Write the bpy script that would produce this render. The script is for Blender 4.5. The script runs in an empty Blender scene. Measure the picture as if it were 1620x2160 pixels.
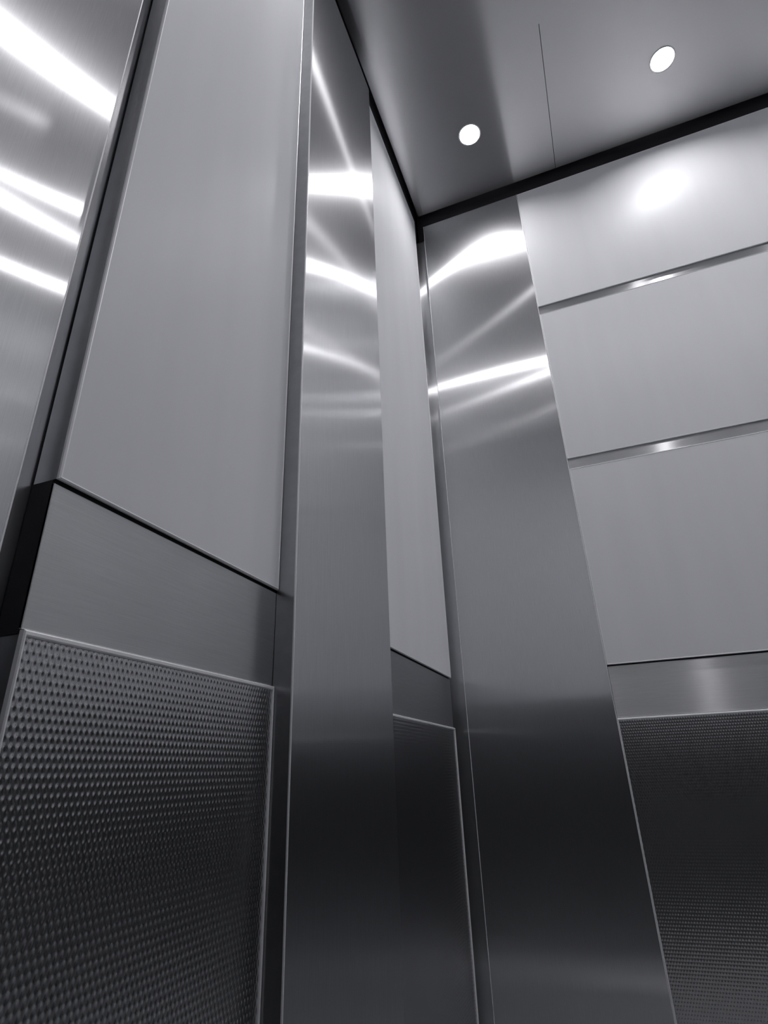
import bpy, bmesh, math
import numpy as np
from mathutils import Matrix, Vector

# ------------------------------------------------------------------ camera
S = bpy.context.scene
COL = S.collection
cd = bpy.data.cameras.new('camera')
cam = bpy.data.objects.new('camera', cd)
COL.objects.link(cam)
cd.sensor_fit = 'VERTICAL'
cd.sensor_height = 24.0
cd.sensor_width = 18.0
cd.lens = 1214.925 / 2160 * 24.0
cd.clip_start = 0.01
R = ((0.9332353485410348, 0.35763176931257473, -0.03422428687132007),
     (-0.17827969733871052, 0.37829149072096646, -0.9083567017229116),
     (-0.311910457904686, 0.8538120786370186, 0.41679347478484224))
rot = Matrix(R).transposed() @ Matrix(((1, 0, 0), (0, -1, 0), (0, 0, -1)))
cam.matrix_world = Matrix.Translation((0.3527, -1.4254, 0.7212)) @ rot.to_4x4()
S.camera = cam

# ------------------------------------------------------------------ world, exposure
w = bpy.data.worlds.new('world')
S.world = w
w.use_nodes = True
w.node_tree.nodes['Background'].inputs[0].default_value = (0.0, 0.0, 0.0, 1)
w.node_tree.nodes['Background'].inputs[1].default_value = 0.0
S.view_settings.view_transform = 'Standard'
S.view_settings.look = 'None'
S.view_settings.exposure = 0.36
S.view_settings.gamma = 1.0
S.view_settings.use_curve_mapping = False
LAMP = 240.0                      # radiance of each downlight lens
S.cycles.max_bounces = 9
S.cycles.glossy_bounces = 8
S.cycles.diffuse_bounces = 5
S.cycles.sample_clamp_indirect = 6.0
S.cycles.blur_glossy = 0.05
S.cycles.use_denoising = True
S.cycles.use_light_tree = False
S.cycles.use_adaptive_sampling = True
S.cycles.adaptive_threshold = 0.02

# ------------------------------------------------------------------ room measures (metres)
W, D = 1.622, 1.66                # cab width and depth
H = 2.55                          # ceiling
ZT = 2.503                        # top of the wall panels
ZB2, ZB1 = 0.930, 0.8174          # steel band
ZK = 0.20                         # top of the skirting
BAY0, BAY1 = -1.1567, -0.8396     # near bay of the side walls
PB, B1 = 0.0225, -0.5151          # pilaster stands proud, its far edge
YS = -0.0323                      # side wall panels stop here, before the corner
CL, CR = 0.0228, 0.3548           # steel pilaster of the back wall
XA, YA = -0.020, -1.1735          # near pilaster of the side walls
BASE = -0.0285


# ------------------------------------------------------------------ materials
def mat(name):
    m = bpy.data.materials.new(name)
    m.use_nodes = True
    m.node_tree.nodes.clear()
    return m, m.node_tree.nodes, m.node_tree.links


def brushed(name, grain, color, lobes, noise_amt=0.10, dirt=0.0):
    """grain: world axis of the brushing; lobes: (weight, roughness along the grain, across)"""
    m, n, l = mat(name)
    out = n.new('ShaderNodeOutputMaterial')
    tan = n.new('ShaderNodeCombineXYZ')
    for i in range(3):
        tan.inputs[i].default_value = 1.0 if i == grain else 0.0
    tc = n.new('ShaderNodeTexCoord')
    mp = n.new('ShaderNodeMapping')
    mp.inputs['Scale'].default_value = tuple(25.0 if i == grain else 1400.0 for i in range(3))
    l.new(tc.outputs['Object'], mp.inputs['Vector'])
    nz = n.new('ShaderNodeTexNoise')
    nz.inputs['Scale'].default_value = 1.0
    nz.inputs['Detail'].default_value = 2.0
    l.new(mp.outputs[0], nz.inputs['Vector'])
    mr = n.new('ShaderNodeMapRange')
    mr.inputs['From Min'].default_value = 0.3
    mr.inputs['From Max'].default_value = 0.7
    mr.inputs['To Min'].default_value = 1.0 - noise_amt
    mr.inputs['To Max'].default_value = 1.0 + noise_amt
    l.new(nz.outputs['Fac'], mr.inputs['Value'])
    hs = n.new('ShaderNodeVectorMath')
    hs.operation = 'SCALE'
    hs.inputs[0].default_value = color
    l.new(mr.outputs[0], hs.inputs['Scale'])
    prev = None
    tot = 0.0
    for wt, ra, rc in lobes:
        g = n.new('ShaderNodeBsdfAnisotropic')
        g.distribution = 'GGX'
        # alpha_along = r2*(1-a), alpha_across = r2/(1-a)
        r2 = math.sqrt(ra * rc)
        g.inputs['Roughness'].default_value = math.sqrt(r2)
        g.inputs['Anisotropy'].default_value = 1.0 - math.sqrt(ra / rc)
        l.new(hs.outputs[0], g.inputs['Color'])
        l.new(tan.outputs[0], g.inputs['Tangent'])
        tot += wt
        if prev is None:
            prev = g
        else:
            mx = n.new('ShaderNodeMixShader')
            mx.inputs[0].default_value = wt / tot
            l.new(prev.outputs[0], mx.inputs[1])
            l.new(g.outputs[0], mx.inputs[2])
            prev = mx
    l.new(prev.outputs[0], out.inputs['Surface'])
    return m


def principled(name, base, rough, metallic=0.0, noise=None, **kw):
    m, n, l = mat(name)
    out = n.new('ShaderNodeOutputMaterial')
    p = n.new('ShaderNodeBsdfPrincipled')
    p.inputs['Base Color'].default_value = (*base, 1)
    p.inputs['Roughness'].default_value = rough
    p.inputs['Metallic'].default_value = metallic
    for k, v in kw.items():
        p.inputs[k].default_value = v
    if noise:
        sc, amt = noise
        tc = n.new('ShaderNodeTexCoord')
        nz = n.new('ShaderNodeTexNoise')
        nz.inputs['Scale'].default_value = sc
        nz.inputs['Detail'].default_value = 4.0
        l.new(tc.outputs['Object'], nz.inputs['Vector'])
        mr = n.new('ShaderNodeMapRange')
        mr.inputs['To Min'].default_value = 1 - amt
        mr.inputs['To Max'].default_value = 1 + amt
        l.new(nz.outputs['Fac'], mr.inputs['Value'])
        vm = n.new('ShaderNodeVectorMath')
        vm.operation = 'SCALE'
        vm.inputs[0].default_value = base
        l.new(mr.outputs[0], vm.inputs['Scale'])
        l.new(vm.outputs[0], p.inputs['Base Color'])
    l.new(p.outputs[0], out.inputs['Surface'])
    return m


def panel_material(name):
    """pale grey satin-finished panel: matt body under a soft vertical-grained sheen"""
    m, n, l = mat(name)
    out = n.new('ShaderNodeOutputMaterial')
    tc = n.new('ShaderNodeTexCoord')
    mp = n.new('ShaderNodeMapping')
    mp.inputs['Scale'].default_value = (9.0, 9.0, 1.1)
    l.new(tc.outputs['Object'], mp.inputs['Vector'])
    nz = n.new('ShaderNodeTexNoise')
    nz.inputs['Scale'].default_value = 1.6
    nz.inputs['Detail'].default_value = 5.0
    l.new(mp.outputs[0], nz.inputs['Vector'])
    mr = n.new('ShaderNodeMapRange')
    mr.inputs['From Min'].default_value = 0.30
    mr.inputs['From Max'].default_value = 0.62
    mr.inputs['To Min'].default_value = 0.965
    mr.inputs['To Max'].default_value = 1.0
    l.new(nz.outputs['Fac'], mr.inputs['Value'])
    vm = n.new('ShaderNodeVectorMath')
    vm.operation = 'SCALE'
    vm.inputs[0].default_value = (0.84, 0.85, 0.875)
    l.new(mr.outputs[0], vm.inputs['Scale'])
    df = n.new('ShaderNodeBsdfDiffuse')
    l.new(vm.outputs[0], df.inputs['Color'])
    tan = n.new('ShaderNodeCombineXYZ')
    tan.inputs[2].default_value = 1.0
    g = n.new('ShaderNodeBsdfAnisotropic')
    g.distribution = 'GGX'
    g.inputs['Color'].default_value = (0.66, 0.67, 0.69, 1)
    ra, rc = 0.10, 0.22
    g.inputs['Roughness'].default_value = (ra * rc) ** 0.25
    g.inputs['Anisotropy'].default_value = 1 - math.sqrt(ra / rc)
    l.new(tan.outputs[0], g.inputs['Tangent'])
    mx = n.new('ShaderNodeMixShader')
    mx.inputs[0].default_value = 0.055
    l.new(df.outputs[0], mx.inputs[1])
    l.new(g.outputs[0], mx.inputs[2])
    l.new(mx.outputs[0], out.inputs['Surface'])
    return m


STEEL = (0.65, 0.655, 0.675)
LOBES_V = [(0.66, 0.0055, 0.21), (0.20, 0.030, 0.26), (0.14, 0.09, 0.30)]
M_V = brushed('brushed_steel_vertical', 2, STEEL, LOBES_V, 0.05)
M_HY = brushed('brushed_steel_along_depth', 1, (0.66, 0.665, 0.68), [(0.6, 0.015, 0.30), (0.4, 0.10, 0.35)], 0.05)
M_HX = brushed('brushed_steel_along_width', 0, (0.66, 0.665, 0.68), [(0.6, 0.015, 0.30), (0.4, 0.10, 0.35)], 0.05)
M_CEIL = brushed('satin_steel_ceiling', 0, (0.68, 0.68, 0.69), [(0.8, 0.02, 0.22), (0.2, 0.10, 0.30)], 0.02)
M_BASE = brushed('plain_steel_backing', 2, (0.50, 0.505, 0.52), [(1.0, 0.03, 0.12)], 0.05)
M_EDGE = principled('aluminium_edge_and_highlight', (0.92, 0.925, 0.94), 0.42, 0.40)  # panel trims, and the strips painting highlights on pilaster edges
M_SIDE = principled('satin_steel_return', (0.40, 0.405, 0.42), 0.28, 1.0, noise=(60, 0.15))
M_CORE = principled('steel_panel_edge', (0.62, 0.625, 0.64), 0.24, 1.0, noise=(60, 0.12))
M_PANEL = panel_material('pale_grey_satin_panel')
M_EMB = principled('embossed_steel', (0.54, 0.545, 0.555), 0.20, 1.0, noise=(9, 0.05))
M_BLACK = principled('black_shadow_gap', (0.006, 0.006, 0.009), 0.6)
M_FLOOR = principled('dark_rubber_floor', (0.24, 0.245, 0.255), 0.55, noise=(160, 0.35))
M_PLATE = principled('pale_reflector_plate', (0.90, 0.90, 0.90), 0.55, 0.2)  # near-white so the added floor plate reflects brightly
M_KICK = principled('dark_steel_kick_plate', (0.22, 0.22, 0.23), 0.35, 1.0)
M_RING = principled('lamp_ring', (0.75, 0.75, 0.76), 0.3, 1.0)


def lens_material():
    m, n, l = mat('glowing_lens')
    out = n.new('ShaderNodeOutputMaterial')
    e = n.new('ShaderNodeEmission')
    e.inputs['Color'].default_value = (1.0, 0.985, 1.0, 1)
    e.inputs['Strength'].default_value = LAMP
    l.new(e.outputs[0], out.inputs['Surface'])
    return m


M_LENS = lens_material()


# ------------------------------------------------------------------ helpers
def T_left(u, d, z):  return (d, u, z)
def T_right(u, d, z): return (W - d, u, z)
def T_back(u, d, z):  return (u, -d, z)
def T_front(u, d, z): return (u, -D + d, z)
def T_id(u, d, z):    return (u, d, z)


def link(name, bm, m, parent=None, smooth=False):
    bmesh.ops.recalc_face_normals(bm, faces=bm.faces[:])
    me = bpy.data.meshes.new(name)
    bm.to_mesh(me)
    bm.free()
    me.materials.append(m)
    if smooth:
        me.shade_smooth()
    o = bpy.data.objects.new(name, me)
    COL.objects.link(o)
    if parent is not None:
        o.parent = parent
    return o


def add_box(bm, T, u0, u1, d0, d1, z0, z1, bevel=0.0, seg=1):
    vs = [bm.verts.new(T(u, d, z)) for u in (u0, u1) for d in (d0, d1) for z in (z0, z1)]
    fs = [(0, 1, 3, 2), (4, 6, 7, 5), (0, 4, 5, 1), (2, 3, 7, 6), (0, 2, 6, 4), (1, 5, 7, 3)]
    faces = [bm.faces.new([vs[i] for i in f]) for f in fs]
    if bevel:
        es = list({e for f in faces for e in f.edges})
        bmesh.ops.recalc_face_normals(bm, faces=faces)
        bmesh.ops.bevel(bm, geom=es, offset=bevel, segments=seg, profile=0.5, affect='EDGES', clamp_overlap=True)


def box(name, T, u0, u1, d0, d1, z0, z1, m, parent=None, bevel=0.0, seg=1):
    bm = bmesh.new()
    add_box(bm, T, u0, u1, d0, d1, z0, z1, bevel, seg)
    return link(name, bm, m, parent)


def frame(name, T, u0, u1, d0, d1, z0, z1, t, m, parent, bevel=0.0008, tv=None):
    """mitred rectangular edge frame, t wide, from depth d0 to d1"""
    bm = bmesh.new()
    tv = tv or t                                      # width of the upright bars
    ring = []
    for d in (d0, d1):
        o = [bm.verts.new(T(*p)) for p in ((u0, d, z0), (u1, d, z0), (u1, d, z1), (u0, d, z1))]
        i = [bm.verts.new(T(*p)) for p in ((u0 + tv, d, z0 + t), (u1 - tv, d, z0 + t), (u1 - tv, d, z1 - t), (u0 + tv, d, z1 - t))]
        ring.append((o, i))
    (o0, i0), (o1, i1) = ring
    for k in range(4):
        j = (k + 1) % 4
        bm.faces.new((o0[k], o0[j], o1[j], o1[k]))
        bm.faces.new((i0[k], i0[j], i1[j], i1[k]))
        bm.faces.new((o0[k], o0[j], i0[j], i0[k]))
        bm.faces.new((o1[k], o1[j], i1[j], i1[k]))
    bmesh.ops.recalc_face_normals(bm, faces=bm.faces[:])
    if bevel:
        es = [e for e in bm.edges if all(v in o1 + i1 for v in e.verts)]
        es = [e for e in es if (e.verts[0] in o1) == (e.verts[1] in o1)]
        bmesh.ops.bevel(bm, geom=es, offset=bevel, segments=1, affect='EDGES', clamp_overlap=True)
    return link(name, bm, m, parent)


def empty(name, loc, label, cat, group=None):
    o = bpy.data.objects.new(name, None)
    o.empty_display_size = 0.05
    o.location = loc
    COL.objects.link(o)
    o['label'] = label
    o['category'] = cat
    if group:
        o['group'] = group
    return o


def adopt(o, parent):
    """parent without moving (parent has only a location)"""
    o.parent = parent
    o.matrix_parent_inverse = Matrix.Translation(parent.location).inverted()
    return o


def structure(o, label=None):
    o['kind'] = 'structure'
    if label:
        o['label'] = label
    return o


def label(o, text):
    o['label'] = text
    return o


PU, PV = 0.0050, 0.0118           # pitch of the embossing


def embossed(name, T, u0, u1, z0, z1, d, nu, nv, parent, flip):
    """sheet of staggered rice-grain dimples pressed into the steel"""
    cu, cv = (u1 - u0) / PU, (z1 - z0) / PV
    Nu, Nv = int(cu * nu), int(cv * nv)
    uu = np.linspace(u0, u1, Nu + 1)
    zz = np.linspace(z0, z1, Nv + 1)
    U, Z = np.meshgrid(uu, zz)
    # two staggered lattices of upright lens-shaped wells
    hgt = np.zeros_like(U)
    for k in (0.0, 0.5):
        du = (U - u0) / PU + k
        dz = (z1 - Z) / PV + k
        du = (du - np.round(du)) / 0.30
        dz = (dz - np.round(dz)) / 0.29
        t = np.clip(1.0 - du * du - dz * dz, 0, 1)
        hgt = np.minimum(hgt, -0.00042 * t ** 1.2)
    Dp = d + hgt
    if T is T_left:
        co = np.stack([Dp, U, Z], -1)
    elif T is T_right:
        co = np.stack([W - Dp, U, Z], -1)
    elif T is T_back:
        co = np.stack([U, -Dp, Z], -1)
    else:
        co = np.stack([U, -D + Dp, Z], -1)
    co = co.reshape(-1, 3).astype(np.float32)
    i = np.arange(Nu * Nv)
    r, c = i // Nu, i % Nu
    v0 = r * (Nu + 1) + c
    q = np.stack([v0, v0 + 1, v0 + Nu + 2, v0 + Nu + 1], -1).astype(np.int32)
    if flip:
        q = q[:, ::-1]
    me = bpy.data.meshes.new(name)
    me.vertices.add(len(co))
    me.vertices.foreach_set('co', co.ravel())
    me.loops.add(q.size)
    me.loops.foreach_set('vertex_index', np.ascontiguousarray(q).ravel())
    me.polygons.add(len(q))
    me.polygons.foreach_set('loop_start', np.arange(0, q.size, 4, dtype=np.int32))
    me.update(calc_edges=True)
    me.shade_smooth()
    me.materials.append(M_EMB)
    o = bpy.data.objects.new(name, me)
    COL.objects.link(o)
    o.parent = parent
    return o


# ------------------------------------------------------------------ structure: floor, ceiling, wall backings
floor = structure(box('floor', T_id, -0.09, W + 0.09, -D - 0.09, 0.09, -0.06, 0.0, M_FLOOR))

wall_left = structure(box('wall_left', T_left, -D, 0.0285, -0.085, BASE, 0.0, 2.65, M_BASE))
wall_right = structure(box('wall_right', T_right, -D, 0.0285, -0.085, BASE, 0.0, 2.65, M_BASE))
wall_back = structure(box('wall_back', T_back, BASE - 0.0565, W - BASE + 0.0565, -0.085, BASE, 0.0, 2.65, M_BASE))
wall_front = structure(box('wall_front', T_front, BASE - 0.0565, W - BASE + 0.0565, -0.085, -0.004, 0.0, 2.65, M_BASE))

ceiling = structure(box('ceiling', T_id, -0.028, W + 0.028, -D, 0.028, 2.600, 2.640, M_BLACK))
E0 = 0.0102
LIGHTS = [(x, y) for y in (-0.2275, -1.0) for x in (0.25, 0.811, 1.372)]
RZ = 0.016                         # the lens sits this far up in its ring
LR = 0.0300                        # lens radius


def ceiling_sheet(x0, x1, y0, y1):
    """sheet with round holes for the lamps that fall on it"""
    bm = bmesh.new()
    holes = [(x, y) for x, y in LIGHTS if x0 < x < x1 and y0 < y < y1]
    cx = sorted({x0, x1} | {h[0] - 0.06 for h in holes} | {h[0] + 0.06 for h in holes})
    cy = sorted({y0, y1} | {h[1] - 0.06 for h in holes} | {h[1] + 0.06 for h in holes})
    for i in range(len(cx) - 1):
        for j in range(len(cy) - 1):
            a, b, c, d = cx[i], cx[i + 1], cy[j], cy[j + 1]
            h = [q for q in holes if a < q[0] < b and c < q[1] < d]
            if not h:
                bm.faces.new([bm.verts.new(p) for p in ((a, c, H), (a, d, H), (b, d, H), (b, c, H))])
                continue
            hx, hy = h[0]
            N = 48
            inner, outer = [], []
            for k in range(N):
                t = 2 * math.pi * k / N + math.pi / 4
                ct, st = math.cos(t), math.sin(t)
                s = 0.06 / max(abs(ct), abs(st))
                inner.append(bm.verts.new((hx + 0.034 * ct, hy + 0.034 * st, H)))
                outer.append(bm.verts.new((hx + s * ct, hy + s * st, H)))
            for k in range(N):
                m_ = (k + 1) % N
                bm.faces.new((inner[k], outer[k], outer[m_], inner[m_]))
    bmesh.ops.remove_doubles(bm, verts=bm.verts[:], dist=1e-5)
    for v in list(bm.verts):
        v.co.z = H
    rim = [e for e in bm.edges if e.is_boundary and not (
        any(abs(e.verts[0].co[i] - e.verts[1].co[i]) < 1e-6 for i in (0, 1)) and
        x0 + 1e-4 < (e.verts[0].co.x + e.verts[1].co.x) / 2 < x1 - 1e-4 and
        y0 + 1e-4 < (e.verts[0].co.y + e.verts[1].co.y) / 2 < y1 - 1e-4)]
    ex = bmesh.ops.extrude_edge_only(bm, edges=rim)['geom']
    for v in [g for g in ex if isinstance(g, bmesh.types.BMVert)]:
        v.co.z = H + 0.004                       # folded edge of the sheet
    return link('ceiling_panel', bm, M_CEIL, ceiling)


SX, SY = 0.4924, -0.448
ceiling_sheet(E0, SX - 0.0008, SY, -E0)
ceiling_sheet(SX + 0.0008, W - E0, SY, -E0)
ceiling_sheet(E0, W - E0, -D + 0.002, SY)

# black shadow gap under the ceiling, all round
t1 = structure(box('trim_1', T_left, -D, 0.0, BASE, -0.004, ZT - 0.06, 2.598, M_BLACK), 'black shadow gap between left wall and ceiling')
t2 = structure(box('trim_2', T_back, 0.0, W, BASE, -0.004, ZT - 0.06, 2.598, M_BLACK), 'black shadow gap between back wall and ceiling')
t3 = structure(box('trim_3', T_right, -D, 0.0, BASE, -0.004, ZT - 0.06, 2.598, M_BLACK), 'black shadow gap between right wall and ceiling')

# ------------------------------------------------------------------ wall units


def upper_panel(T, u0, u1, z0, z1, parent, text):
    p = label(box('wall_panel', T, u0 + 0.002, u1 - 0.002, -0.004, -0.0006, z0 + 0.002, z1 - 0.002, M_PANEL, parent), text)
    box('panel_core', T, u0 + 0.0004, u1 - 0.0004, -0.0264, -0.0034, z0 + 0.0004, z1 - 0.0004, M_CORE, p)
    frame('edge_trim', T, u0, u1, -0.0032, 0.0, z0, z1, 0.0028, M_EDGE, p, 0.0011)
    return p


def band(T, u0, u1, z0, z1, m, parent, text):
    b = label(box('steel_band', T, u0, u1, -0.007, -0.004, z0 + 0.001, z1 - 0.003, m, parent, 0.0005), text)
    box('backing_board', T, u0 + 0.0005, u1 - 0.0005, -0.0275, -0.007, z0 - 0.002, z1 + 0.004, M_BLACK, b)
    return b


def lower_panel(T, u0, u1, z1, nu, nv, parent, text, flip):
    p = label(box('embossed_panel', T, u0 + 0.0015, u1 - 0.0015, -0.0262, -0.0050, ZK + 0.001, z1 - 0.0005, M_SIDE, parent), text)
    frame('edge_trim', T, u0, u1, -0.0048, 0.0, ZK, z1, 0.0040, M_EDGE, p, 0.0009, 0.0020 if T is T_back else 0.0026)
    embossed('embossed_sheet', T, u0 + 0.0018, u1 - 0.0018, ZK + 0.003, z1 - 0.0040, -0.0025, nu, nv, p, flip)
    return p


def pilaster(T, u0, u1, d_front, d_back, z0, z1, text, base, highlight_edges=None):
    e = empty('steel_pilaster', base, text, 'pilaster')
    f = box('face_sheet', T, u0, u1, d_front - 0.0022, d_front, z0, z1, M_V, None, 0.0006, 1)
    adopt(f, e)
    for ub in highlight_edges or (u0, u1):                               # added pale strip that paints the highlight along an upright edge
        b = box('edge_highlight', T, ub - 0.0008, ub + 0.0008, d_front - 0.0018, d_front + 0.0004, z0, z1, M_EDGE, None, 0.0005, 2)
        adopt(b, e)
    s = box('side_return', T, u0 + 0.0006, u1 - 0.0006, d_back, d_front - 0.0024, z0 + 0.001, z1 - 0.001, M_SIDE)
    adopt(s, e)
    return e


def side_wall(T, wall, side, x):
    flip = T is T_right
    hi = (10, 16) if T is T_left else (3, 6)
    lo = (4, 8) if T is T_left else (3, 6)
    upper_panel(T, BAY0, BAY1 - 0.0003, ZB2, ZT, wall, f'tall pale grey satin panel between the two {side} pilasters')
    band(T, BAY0, BAY1 + 0.020, ZB1, ZB2, M_HY, wall, f'wide brushed steel band below the tall {side} panel')
    lower_panel(T, BAY0, BAY1 - 0.0003, ZB1, *hi, wall, f'embossed steel panel under the wide {side} band', not flip)
    upper_panel(T, B1 + 0.0003, YS, ZB2, ZT, wall, f'narrow pale grey panel beside the back {side} corner')
    band(T, B1 - 0.020, YS, ZB1, ZB2, M_HY, wall, f'short dark steel band near the back {side} corner')
    lower_panel(T, B1 + 0.0003, YS, ZB1, *lo, wall, f'embossed steel panel near the back {side} corner', not flip)
    pilaster(T, BAY1, B1, PB, -0.0036, 0.0, 2.462,
             f'proud brushed steel pilaster standing midway along the {side} wall', (x, (BAY1 + B1) / 2, 0), (BAY1,))
    pilaster(T, -D + 0.004, YA, XA, BASE + 0.001, 0.0, ZT,
             f'wide brushed steel pilaster at the near end of the {side} wall', (x, (-D + YA) / 2, 0))


side_wall(T_left, wall_left, 'left', 0.0)
side_wall(T_right, wall_right, 'right', W)

# back wall: pilaster, three stacked panels, band and embossed panel between two pilasters
pilaster(T_back, CL, CR - 0.0006, 0.0, BASE + 0.001, 0.0, ZT,
         'flat brushed steel pilaster on the back wall beside the left corner', ((CL + CR) / 2, 0, 0))
pilaster(T_back, W - CR + 0.0006, W - CL, 0.0, BASE + 0.001, 0.0, ZT,
         'flat brushed steel pilaster on the back wall beside the right corner', (W - (CL + CR) / 2, 0, 0))
P0, P1 = CR + 0.0006, W - CR - 0.0006
S1B, S1T, S2B, S2T = 1.971, 2.0006, 1.439, 1.4697
upper_panel(T_back, P0, P1, S1T, ZT, wall_back, 'top pale grey panel of the back wall, under the ceiling')
upper_panel(T_back, P0, P1, S2T, S1B, wall_back, 'middle pale grey panel of the back wall between two steel strips')
upper_panel(T_back, P0, P1, ZB2 + 0.003, S2B, wall_back, 'lowest pale grey panel of the back wall, above the steel band')
for zb, zt, txt in ((S1B, S1T, 'upper steel strip set between the back wall panels'),
                    (S2B, S2T, 'lower steel strip set between the back wall panels')):
    st = label(box('reveal_strip', T_back, P0, P1, -0.026, -0.006, zb - 0.001, zt + 0.001, M_HX, wall_back), txt)
band(T_back, P0, P1, ZB1 + 0.001, ZB2 + 0.003, M_HX, wall_back, 'brushed steel band across the back wall')
lower_panel(T_back, P0, P1, ZB1 + 0.001, 4, 8, wall_back, 'embossed steel panel across the lower back wall', True)

label(box('corner_strip', T_back, BASE + 0.0005, CL - 0.0012, BASE, -0.008, 0.0, ZT - 0.06, M_V, wall_back), 'narrow shiny steel strip set back in the corner')
label(box('corner_strip', T_back, W - CL + 0.0012, W - BASE - 0.0005, BASE, -0.008, 0.0, ZT - 0.06, M_V, wall_back), 'narrow steel strip set back in the right corner')

# front wall: returns and a pair of sliding doors (behind the camera)
for u0, u1 in ((0.0, 0.36), (W - 0.36, W)):
    box('front_return', T_front, u0, u1, -0.004, 0.0, 1.04, ZT, M_PANEL, wall_front, 0.0008)
    box('kick_plate', T_front, u0, u1, -0.004, 0.0, 0.0, 1.038, M_KICK, wall_front, 0.0008)
box('transom', T_front, 0.362, W - 0.362, -0.004, 0.0, 2.12, ZT, M_PANEL, wall_front, 0.0008)
for k, (u0, u1) in enumerate(((0.362, W / 2 - 0.001), (W / 2 + 0.001, W - 0.362))):
    d = structure(box(f'door_{k + 1}', T_front, u0, u1, -0.0035, -0.0005, 1.04, 2.118, M_PANEL, None, 0.0006))
    box('kick_plate', T_front, u0, u1, -0.0035, -0.0005, 0.004, 1.038, M_KICK, d, 0.0006)
structure(box('streak_reflector', T_id, 0.30, W - 0.30, -1.42, -1.27, 0.0, 0.004, M_PLATE, None, 0.001), 'unseen pale plate added on the floor to reflect as a bright streak')  # unseen plate, added to give the back pilaster a bright reflected streak

# skirting
for nm, T, u0, u1 in (('baseboard_left', T_left, BAY0, YS), ('baseboard_right', T_right, BAY0, YS), ('baseboard_back', T_back, P0, P1)):
    structure(box(nm, T, u0, u1, BASE + 0.001, -0.004, 0.0, ZK - 0.002, M_HY if T is not T_back else M_HX, None, 0.001))


# ------------------------------------------------------------------ downlights
def downlight(x, y, text):
    e = empty('recessed_downlight', (x, y, H), text, 'downlight', 'round downlights in the ceiling')
    bm = bmesh.new()
    N = 48
    prof = [(0.0330, 0.0), (0.0350, -0.0006), (0.0345, -0.0014), (0.0320, -0.0016), (0.0308, -0.0006), (LR, 0.024), (0.0330, 0.024)]
    rings = []
    for k in range(N):
        t = 2 * math.pi * k / N
        rings.append([bm.verts.new((r * math.cos(t), r * math.sin(t), z)) for r, z in prof])
    for k in range(N):
        a, b = rings[k], rings[(k + 1) % N]
        for j in range(len(prof)):
            i = (j + 1) % len(prof)
            bm.faces.new((a[j], b[j], b[i], a[i]))
    link('trim_ring', bm, M_RING, e, True)
    bm = bmesh.new()
    # shallow domed glass lens
    ctr = bm.verts.new((0, 0, RZ))
    prev = None
    for i in (1,):
        r = LR * 0.995
        z = RZ + 0.0016
        cur = [bm.verts.new((r * math.cos(2 * math.pi * k / N), r * math.sin(2 * math.pi * k / N), z)) for k in range(N)]
        for k in range(N):
            j = (k + 1) % N
            if prev is None:
                bm.faces.new((ctr, cur[j], cur[k]))
            else:
                bm.faces.new((prev[k], prev[j], cur[j], cur[k]))
        prev = cur
    link('lens', bm, M_LENS, e, True)
    return e


TXT = ['glowing round downlight in the ceiling nearest the back left corner',
       'glowing round downlight in the ceiling over the middle of the back wall',
       'round downlight in the ceiling near the back right corner',
       'round downlight in the ceiling near the left wall, front row',
       'round downlight in the ceiling over the middle of the cab, front row',
       'round downlight in the ceiling near the right wall, front row']
for (x, y), t in zip(LIGHTS, TXT):
    downlight(x, y, t)
